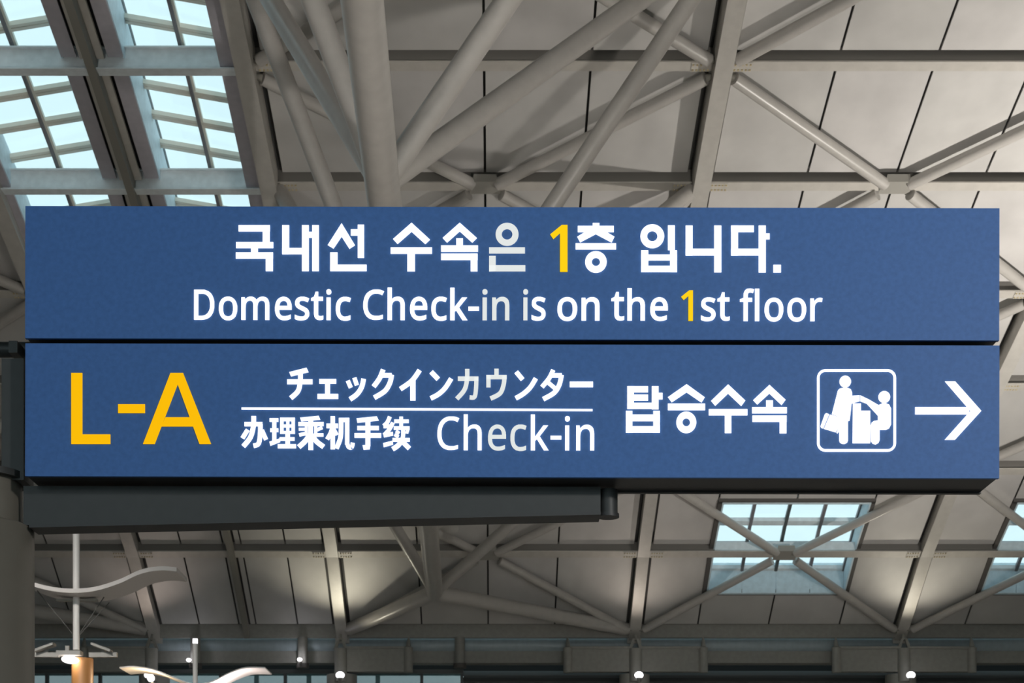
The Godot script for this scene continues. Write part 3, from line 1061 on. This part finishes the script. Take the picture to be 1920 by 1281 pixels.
func sign_box(called_label: String, y_top: float, y_bot: float) -> Node3D:
	var roll := -0.0023
	var at := sp(960, y_bot, SIGN_D)
	var s := thing("sign_box", called_label, "sign", at, "light box signs on the arm", "thing")
	s.rotation.z = roll
	sign_frame = s.transform
	var st := mb()
	var hgt := (y_bot - y_top) * SIGN_D / FOCAL
	var wl := (47.0 - 960.0) * SIGN_D / FOCAL
	var wr := (1873.5 - 960.0) * SIGN_D / FOCAL
	bx(st, Vector3(wl + 0.004, 0.004, -0.275), Vector3(wr - 0.004, hgt - 0.004, -0.02))
	build(st, "case", M.sign_dark, s)
	st = mb()
	bx(st, Vector3(wl, 0, -0.02), Vector3(wr, hgt, 0.0))
	cur_sign = build(st, "face", M.blue, s)
	st = mb()
	bx(st, Vector3(wl + 0.004, -0.006, -0.282), Vector3(wr - 0.004, 0.004, -0.255))
	build(st, "rear_lip", M.sign_dark, s)
	return s

func signs() -> void:
	var o1 := Vector2(400, 400)
	var o2 := Vector2(700, 400)
	var o3 := Vector2(1000, 400)
	var o5 := Vector2(430, 680)
	var o6 := Vector2(780, 680)
	var o7 := Vector2(1140, 680)
	var o8 := Vector2(1500, 680)
	var k1 := 4.8
	var k2 := 4.0
	var k3 := 3.3103
	var k5 := 5.189
	var k6 := 5.3333
	# ---- upper box
	sign_box("blue light box sign announcing domestic check-in on the 1st floor, above the other box", 388.5, 636.5)
	var h := "hangul_syllable"
	glyph(h, [["r", 228, 110, 510, 165], ["r", 445, 110, 508, 264], ["r", 205, 262, 540, 315], ["r", 340, 313, 402, 357], ["r", 203, 355, 538, 410], ["r", 472, 355, 537, 522]], o1, k1, M.white)
	glyph(h, [["r", 620, 110, 683, 370], ["r", 620, 315, 800, 370], ["r", 798, 110, 860, 522], ["r", 858, 170, 892, 222], ["r", 890, 110, 950, 522]], o1, k1, M.white)
	glyph(h, [["p", 1155, 92, 1275, 290, 1225, 322, 1155, 212, 1082, 320, 1030, 288], ["r", 1238, 147, 1302, 202], ["r", 1300, 105, 1357, 403], ["r", 1052, 355, 1118, 520], ["r", 1052, 465, 1380, 522]], o1, k1, M.white)
	glyph(h, [["p", 287, 73, 425, 200, 390, 233, 287, 140, 182, 232, 148, 195], ["r", 130, 258, 440, 305], ["r", 255, 303, 312, 437]], o2, k2, M.white)
	glyph(h, [["p", 648, 73, 777, 188, 742, 222, 648, 137, 553, 222, 520, 187], ["r", 622, 190, 672, 245], ["r", 508, 243, 785, 290], ["r", 508, 305, 782, 352], ["r", 730, 305, 781, 437]], o2, k2, M.white)
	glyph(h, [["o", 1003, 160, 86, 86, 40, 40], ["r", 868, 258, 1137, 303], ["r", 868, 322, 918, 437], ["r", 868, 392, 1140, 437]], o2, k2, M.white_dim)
	glyph("numeral", [["p", 1413, 90, 1456, 90, 1456, 440, 1400, 440, 1400, 150, 1350, 195, 1327, 160]], o2, k2, M.yellow_bright)
	glyph(h, [["r", 1645, 75, 1695, 100], ["r", 1533, 97, 1803, 143], ["p", 1590, 141, 1745, 141, 1808, 178, 1787, 221, 1668, 158, 1551, 220, 1529, 178], ["r", 1517, 227, 1820, 273], ["o", 1669, 367, 81, 81, 31, 31]], o2, k2, M.white)
	glyph(h, [["o", 738, 144, 74, 74, 32, 32], ["r", 835, 77, 878, 230], ["r", 669, 232, 713, 366], ["r", 848, 232, 891, 366], ["r", 669, 258, 891, 294], ["r", 669, 328, 891, 366]], o3, k3, M.white)
	glyph(h, [["r", 945, 78, 988, 263], ["r", 945, 222, 1124, 263], ["r", 1122, 78, 1166, 368]], o3, k3, M.white)
	glyph(h, [["r", 1227, 78, 1368, 118], ["r", 1227, 78, 1270, 263], ["r", 1227, 222, 1400, 263], ["r", 1398, 78, 1442, 369], ["r", 1440, 127, 1466, 163]], o3, k3, M.white)
	glyph("full_stop", [["r", 1489, 322, 1536, 369]], o3, k3, M.white)
	var hv := 0.35
	latin("Domestic", 364, 658, 600, 54.5, hv, [M.white])
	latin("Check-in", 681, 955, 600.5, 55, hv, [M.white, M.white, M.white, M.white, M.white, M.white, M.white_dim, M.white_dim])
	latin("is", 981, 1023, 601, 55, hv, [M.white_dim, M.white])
	latin("on", 1045, 1124, 601.5, 55, hv, [M.white])
	latin("the", 1146, 1252, 601.5, 55, hv, [M.white])
	latin("1", 1277, 1299, 602, 55, hv, [M.yellow_bright])
	latin("st", 1314, 1368, 602, 55, hv, [M.white])
	latin("floor", 1387, 1542, 602.5, 55, hv, [M.white])
	# ---- lower box
	sign_box("blue light box sign with yellow L-A, check-in words, pictogram and arrow, below the other box", 646.0, 895.0)
	var o4 := Vector2(100, 670)
	var k4 := 2.743
	glyph("letter", [["p", 93, 82, 150, 82, 150, 398, 294, 398, 294, 447, 93, 447]], o4, k4, M.yellow)
	glyph("hyphen", [["r", 334, 243, 472, 288]], o4, k4, M.yellow)
	glyph("letter", [["p", 603, 82, 640, 82, 640, 140, 522, 447, 462, 447], ["p", 640, 82, 668, 82, 812, 447, 752, 447, 640, 140], ["p", 578, 310, 702, 310, 722, 357, 557, 357]], o4, k4, M.yellow)
	var kk := "katakana_character"
	glyph(kk, [["p", 583, 95, 752, 52, 772, 95, 600, 137], ["r", 563, 165, 810, 212], ["s", 46, 692, 98, 690, 190, 668, 280, 598, 348]], o5, k5, M.white)
	glyph(kk, [["r", 875, 162, 1040, 207], ["r", 932, 205, 980, 309], ["r", 858, 307, 1060, 355]], o5, k5, M.white)
	glyph(kk, [["s", 42, 1153, 178, 1182, 246], ["s", 42, 1217, 150, 1241, 222], ["s", 46, 1307, 160, 1288, 240, 1242, 310, 1174, 360]], o5, k5, M.white)
	glyph(kk, [["s", 46, 1497, 70, 1462, 155, 1404, 236], ["r", 1478, 104, 1580, 148], ["s", 46, 1580, 120, 1562, 200, 1512, 280, 1410, 344]], o5, k5, M.white)
	glyph(kk, [["s", 46, 1852, 76, 1775, 180, 1664, 260], ["r", 1760, 175, 1812, 371]], o5, k5, M.white)
	glyph(kk, [["s", 48, 152, 95, 222, 168], ["s", 46, 352, 162, 290, 258, 222, 320, 147, 360]], o6, k6, M.white)
	glyph(kk, [["r", 418, 141, 625, 185], ["s", 44, 512, 66, 510, 170, 484, 275, 408, 365], ["s", 42, 604, 150, 600, 260, 585, 345, 536, 350]], o6, k6, M.white_dim)
	glyph(kk, [["r", 783, 64, 827, 132], ["r", 703, 126, 907, 168], ["r", 703, 126, 746, 250], ["s", 44, 885, 135, 876, 222, 840, 310, 745, 362]], o6, k6, M.white_dim)
	glyph(kk, [["s", 46, 1002, 95, 1066, 172], ["s", 46, 1198, 160, 1142, 250, 1072, 315, 997, 359]], o6, k6, M.white)
	glyph(kk, [["s", 44, 1372, 76, 1330, 160, 1260, 246], ["r", 1350, 108, 1458, 152], ["s", 46, 1456, 125, 1432, 225, 1380, 305, 1272, 368], ["s", 40, 1325, 205, 1388, 258]], o6, k6, M.white)
	glyph("long_vowel_mark", [["r", 1537, 193, 1770, 248]], o6, k6, M.white)
	glyph("divider_line", [["p", 453, 764.5, 1111, 767.5, 1111, 771.5, 453, 768.5]], Vector2.ZERO, 1.0, M.white)
	var z := "chinese_character"
	glyph(z, [["r", 148, 580, 322, 622], ["s", 44, 303, 600, 300, 700, 285, 790, 235, 812], ["s", 46, 238, 522, 234, 625, 205, 730, 136, 818], ["s", 42, 180, 655, 128, 738], ["s", 42, 318, 660, 358, 752]], o5, k5, M.white)
	glyph(z, [["r", 392, 543, 478, 578], ["r", 398, 642, 478, 678], ["r", 418, 560, 458, 775], ["p", 390, 772, 492, 740, 495, 775, 400, 812], ["r", 495, 538, 638, 572], ["r", 495, 605, 638, 632], ["r", 495, 668, 638, 695], ["r", 495, 538, 528, 695], ["r", 554, 538, 584, 695], ["r", 606, 538, 638, 695], ["r", 546, 690, 590, 820], ["r", 490, 728, 635, 762], ["r", 472, 796, 650, 836]], o5, k5, M.white)
	glyph(z, [["p", 688, 538, 870, 520, 886, 558, 700, 574], ["r", 672, 580, 918, 620], ["r", 770, 540, 816, 852], ["r", 676, 636, 762, 664], ["r", 736, 620, 764, 712], ["p", 676, 690, 764, 672, 764, 704, 684, 722], ["r", 828, 622, 856, 704], ["p", 850, 640, 900, 622, 912, 648, 856, 672], ["r", 828, 690, 916, 722], ["s", 48, 785, 706, 735, 770, 676, 824], ["s", 48, 802, 706, 850, 770, 918, 822]], o5, k5, M.white)
	glyph(z, [["r", 945, 596, 1058, 640], ["r", 985, 524, 1028, 846], ["s", 40, 1004, 630, 985, 690, 952, 748], ["s", 34, 1018, 650, 1048, 706], ["r", 1066, 540, 1168, 580], ["s", 44, 1087, 545, 1087, 640, 1080, 740, 1042, 838], ["r", 1126, 542, 1168, 800], ["s", 40, 1146, 780, 1160, 822, 1190, 826, 1202, 782]], o5, k5, M.white)
	glyph(z, [["p", 1238, 545, 1435, 525, 1455, 566, 1246, 588], ["r", 1245, 618, 1455, 660], ["r", 1218, 688, 1478, 734], ["r", 1324, 560, 1372, 815], ["p", 1296, 806, 1372, 800, 1366, 846, 1306, 850]], o5, k5, M.white)
	glyph(z, [["s", 38, 1562, 528, 1536, 585, 1502, 618], ["r", 1500, 604, 1572, 640], ["s", 38, 1592, 586, 1556, 652, 1506, 708], ["p", 1498, 692, 1592, 676, 1594, 712, 1504, 730], ["p", 1496, 786, 1590, 762, 1594, 800, 1502, 826], ["r", 1604, 556, 1746, 590], ["r", 1654, 528, 1690, 640], ["r", 1600, 622, 1754, 656], ["p", 1722, 650, 1754, 650, 1740, 694, 1712, 690], ["s", 30, 1622, 668, 1654, 690], ["s", 30, 1608, 702, 1646, 724], ["r", 1588, 736, 1756, 772], ["s", 38, 1692, 650, 1690, 720, 1672, 775], ["s", 46, 1676, 765, 1640, 810, 1588, 845], ["s", 46, 1692, 778, 1752, 838]], o5, k5, M.white)
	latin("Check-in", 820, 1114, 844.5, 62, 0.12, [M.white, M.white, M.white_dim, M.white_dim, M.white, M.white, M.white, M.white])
	glyph(h, [["r", 192, 238, 258, 465], ["r", 192, 238, 400, 300], ["r", 192, 322, 400, 382], ["r", 192, 405, 439, 465], ["r", 437, 238, 505, 470], ["r", 503, 305, 545, 370], ["r", 178, 485, 243, 702], ["r", 452, 485, 518, 702], ["r", 178, 522, 518, 588], ["r", 178, 638, 518, 702]], o7, k6, M.white)
	glyph(h, [["p", 785, 218, 967, 350, 935, 402, 785, 300, 637, 400, 598, 348], ["r", 598, 412, 970, 478], ["o", 782, 600, 100, 108, 38, 40]], o7, k6, M.white)
	glyph(h, [["p", 1200, 220, 1372, 382, 1332, 437, 1200, 312, 1072, 435, 1030, 385], ["r", 1007, 467, 1393, 530], ["r", 1167, 528, 1232, 707]], o7, k6, M.white)
	glyph(h, [["p", 1613, 225, 1775, 375, 1735, 427, 1613, 312, 1492, 422, 1450, 378], ["r", 1580, 380, 1648, 449], ["r", 1440, 447, 1787, 510], ["r", 1443, 532, 1785, 595], ["r", 1715, 532, 1783, 710]], o7, k6, M.white)
	# pictogram in a rounded frame
	var fr := []
	var outer := []
	var inner := []
	for q in [[787, 138, -PI / 2], [787, 728, 0.0], [228, 728, PI / 2], [228, 138, PI]]:
		for i in 9:
			var w: float = q[2] + PI / 2 * i / 8.0
			outer.append(Vector2(q[0] + cos(w) * 76, q[1] + sin(w) * 76))
			inner.append(Vector2(q[0] + cos(w) * 53, q[1] + sin(w) * 53))
	for i in outer.size():
		var j := (i + 1) % outer.size()
		fr.append(["p", outer[i].x, outer[i].y, outer[j].x, outer[j].y, inner[j].x, inner[j].y, inner[i].x, inner[i].y])
	glyph("pictogram_frame", fr, o8, k1, M.white)
	glyph("pictogram_traveller", [["o", 406, 173, 52, 53, 0, 0], ["p", 340, 252, 356, 236, 380, 230, 430, 230, 455, 242, 468, 272, 468, 300, 535, 297, 535, 350, 462, 372, 458, 420, 445, 525, 430, 530, 430, 705, 422, 724, 400, 735, 378, 734, 358, 722, 352, 705, 352, 560, 330, 480, 285, 466]], o8, k1, M.white)
	glyph("pictogram_suitcase", [["p", 268, 470, 325, 484, 345, 530, 356, 575, 320, 630, 214, 598], ["p", 235, 456, 262, 468, 208, 596, 188, 588, 184, 572, 222, 466], ["p", 347, 590, 349, 622, 338, 640, 326, 634]], o8, k1, M.white)
	glyph("pictogram_counter", [["p", 475, 370, 547, 370, 547, 435, 630, 435, 630, 728, 472, 728]], o8, k1, M.white)
	glyph("pictogram_clerk", [["o", 757, 312, 53, 54, 0, 0], ["p", 541, 297, 620, 335, 705, 385, 735, 370, 765, 366, 800, 380, 818, 415, 818, 560, 800, 595, 770, 608, 715, 608, 715, 700, 705, 725, 680, 739, 655, 733, 637, 710, 635, 565, 645, 540, 665, 527, 700, 522, 700, 480, 600, 372, 541, 350]], o8, k1, M.white)
	glyph("arrow", [["r", 1035, 402, 1520, 468], ["p", 1303, 172, 1395, 172, 1630, 437, 1532, 437], ["p", 1532, 437, 1630, 437, 1393, 697, 1300, 697]], o8, k1, M.white)

# ------------------------------------------------------------------ wing reflector masts
func wing(st: SurfaceTool, pts: Array, d: float, depth: float, thick: float) -> void:
	for i in pts.size() - 1:
		var a := sp(pts[i].x, pts[i].y, d)
		var b := sp(pts[i + 1].x, pts[i + 1].y, d)
		var dz := Vector3(0, 0, -depth)
		var dy := Vector3(0, -thick, 0)
		var m := (a + b) / 2 + dz / 2 + dy / 2
		quad(st, a, b, b + dz, a + dz, m, true)
		quad(st, a + dy, b + dy, b + dz + dy, a + dz + dy, m - Vector3(0, -0.0, 0), true)
		quad(st, a, b, b + dy, a + dy, m)
		quad(st, a + dz, b + dz, b + dy + dz, a + dy + dz, m)
	for e in [[0, 1], [pts.size() - 1, pts.size() - 2]]:
		var a := sp(pts[e[0]].x, pts[e[0]].y, d)
		var b := sp(pts[e[1]].x, pts[e[1]].y, d)
		quad(st, a, a + Vector3(0, 0, -depth), a + Vector3(0, -thick, -depth), a + Vector3(0, -thick, 0), b)

func curve_pts(raw: Array) -> Array:
	var out := []
	for i in raw.size() - 1:
		for j in 4:
			var q: Vector2 = raw[i]
			out.append(q.cubic_interpolate(raw[i + 1], raw[maxi(i - 1, 0)], raw[mini(i + 2, raw.size() - 1)], j / 4.0))
	out.append(raw[-1])
	return out

func wing_masts() -> void:
	# tall mast with a gull-wing reflector and a lamp bar
	var d := 25.0
	var m := thing("reflector_mast", "tall thin lamp mast with a curved gull-wing reflector beside the round column", "lamp mast", sp(143, 1660 + EYE * 120.0, d + 0.4), "gull-wing reflector masts")
	var o := m.position
	var loc := func(X: float, Y: float, dd: float) -> Vector3: return sp(X, Y, dd) - o
	var st := mb()
	tube(st, [Vector3(0, loc.call(0, 1212, d).y, 0), Vector3(0, loc.call(0, 930, d).y, 0)], 0.052, 0.056, 16)
	build(st, "pole", M.white_paint, m)
	st = mb()
	tube(st, [Vector3(0.06, 0, -0.15), Vector3(0.06, loc.call(0, 1226, d).y, -0.15)], 0.17, 0.17, 28)
	build(st, "shaft", M.orange_brown, m)
	st = mb()
	wing(st, curve_pts([Vector2(-52, 1064), Vector2(-25, 1061), Vector2(10, 1070), Vector2(60, 1091), Vector2(100, 1101), Vector2(140, 1104), Vector2(180, 1100), Vector2(225, 1086), Vector2(262, 1069), Vector2(298, 1062), Vector2(331, 1064)]), d, 0.85, 0.065)
	var w := build(st, "wing", M.wing, m)
	w.position = -o
	st = mb()
	bx(st, Vector3(-0.32, loc.call(0, 1118, d).y, -0.12), Vector3(0.32, loc.call(0, 1114, d).y, 0.0))
	build(st, "wing_bracket", M.rail, m)
	for e in [[70, 1108], [195, 1120], [205, 1130]]:
		st = mb()
		tube(st, [Vector3(0, loc.call(0, 1190, d).y, 0), loc.call(e[0], e[1], d + 0.5)], 0.008, 0.008, 6)
		build(st, "stay_wire", M.trim_dark, m)
	st = mb()
	var by: float = loc.call(0, 1224, d).y
	bx(st, Vector3(-0.28, by, -0.05), Vector3(0.10, by + 0.07, 0.16))
	build(st, "lamp_block", M.lamp_body, m)
	for s in [[-0.66, -0.26], [0.22, 0.66]]:
		st = mb()
		bx(st, Vector3(s[0], by - 0.02, 0.0), Vector3(s[1], by + 0.05, 0.08))
		build(st, "bar", M.lamp_body, m)
		st = mb()
		var cx: float = (s[0] + s[1]) / 2
		var tilt := 0.09 if s[0] < 0 else -0.09
		hexa(st, [Vector3(cx - 0.16, by + 0.10 - tilt * 0.6, 0.0), Vector3(cx + 0.14, by + 0.10 + tilt * 0.6, 0.0), Vector3(cx + 0.14, by + 0.14 + tilt * 0.6, 0.0), Vector3(cx - 0.16, by + 0.14 - tilt * 0.6, 0.0),
			Vector3(cx - 0.16, by + 0.10 - tilt * 0.6, 0.2), Vector3(cx + 0.14, by + 0.10 + tilt * 0.6, 0.2), Vector3(cx + 0.14, by + 0.14 + tilt * 0.6, 0.2), Vector3(cx - 0.16, by + 0.14 - tilt * 0.6, 0.2)])
		bx(st, Vector3(cx - 0.03, by + 0.04, 0.03), Vector3(cx + 0.03, by + 0.11, 0.07))
		build(st, "floodlight", M.lamp_body, m)
	st = mb()
	bx(st, Vector3(-0.16, by + 0.07, 0.0), Vector3(-0.10, by + 0.16, 0.06))
	build(st, "knob", M.lamp_body, m)
	st = mb()
	ellipsoid(st, Vector3.ZERO, Vector3(0.14, 0.062, 0.10))
	var disc := build(st, "lamp_disc", M.lamp, m)
	disc.position = Vector3(-0.07, by - 0.07, 0.1)
	disc.rotation.z = -0.1
	lamp_light(m, disc.position, 0.12, Color(1.0, 0.9, 0.8))
	# lower mast whose wing is half cut by the frame
	d = 26.0
	var n := thing("reflector_mast", "short lamp mast with a lit gull-wing reflector in front of the window band", "lamp mast", sp(366, 1660 + EYE * FOCAL / 26.0, d + 0.35), "gull-wing reflector masts")
	o = n.position
	var loc2 := func(X: float, Y: float, dd: float) -> Vector3: return sp(X, Y, dd) - o
	st = mb()
	tube(st, [Vector3(0, 0, 0), Vector3(0, loc2.call(0, 1201, d).y, 0)], 0.04, 0.04, 16)
	build(st, "pole", M.white_paint, n)
	st = mb()
	tube(st, [Vector3(0, loc2.call(0, 1201, d).y, 0), Vector3(0, loc2.call(0, 1192, d).y, 0)], 0.042, 0.042, 16)
	build(st, "lit_cap", M.lamp, n)
	st = mb()
	wing(st, curve_pts([Vector2(224, 1251), Vector2(250, 1249), Vector2(285, 1254), Vector2(320, 1267), Vector2(350, 1279), Vector2(372, 1282), Vector2(398, 1277), Vector2(430, 1261), Vector2(460, 1251), Vector2(497, 1251)]), d, 0.8, 0.02)
	w = build(st, "wing", M.white_paint, n)
	w.position = -o
	st = mb()
	ellipsoid(st, Vector3.ZERO, Vector3(0.062, 0.062, 0.062))
	disc = build(st, "bulb", M.lamp, n)
	disc.position = loc2.call(283, 1272, d + 0.2)
	lamp_light(n, disc.position, 0.5, Color(1.0, 0.72, 0.42))
	st = mb()
	ellipsoid(st, Vector3.ZERO, Vector3(0.062, 0.062, 0.062))
	disc = build(st, "bulb", M.lamp, n)
	disc.position = loc2.call(430, 1300, d + 0.2)
	lamp_light(n, disc.position, 0.7, Color(1.0, 0.85, 0.8))
	for x in [283, 430]:
		st = mb()
		tube(st, [Vector3(0, loc2.call(0, 1310, d).y, 0), loc2.call(x, 1280 if x < 300 else 1306, d + 0.2)], 0.014, 0.012, 8)
		build(st, "bulb_arm", M.lamp_body, n)
	# small round lamps on the box beam
	for e in [[354.0, 1238.0, "beside the thin lamp mast"], [562.0, 1237.0, "on the pipe hanger between two posts"]]:
		var p := sp(e[0], e[1], 54.4)
		var s := thing("spot_lamp", "small glowing round lamp on the box beam " + e[2], "lamp", p, "small lamps on the box beam")
		st = mb()
		ellipsoid(st, Vector3.ZERO, Vector3(0.09, 0.065, 0.08))
		build(st, "bulb", M.lamp, s)
		st = mb()
		tube(st, [Vector3(0.02, -0.05, -0.02), Vector3(0.04, -0.2, -0.62)], 0.035, 0.035, 10)
		build(st, "holder", M.lamp_body, s)
		lamp_light(s, Vector3.ZERO, 0.15, Color(0.95, 0.92, 1.0))

func lamp_light(parent: Node, at: Vector3, energy: float, c: Color) -> void:
	var l := OmniLight3D.new()
	l.name = "lamp_glow"
	l.light_color = c.linear_to_srgb()
	l.light_energy = energy
	l.light_size = 0.05
	l.omni_range = 60.0
	l.omni_attenuation = 2.0
	l.shadow_enabled = true
	parent.add_child(l, true)
	l.position = at
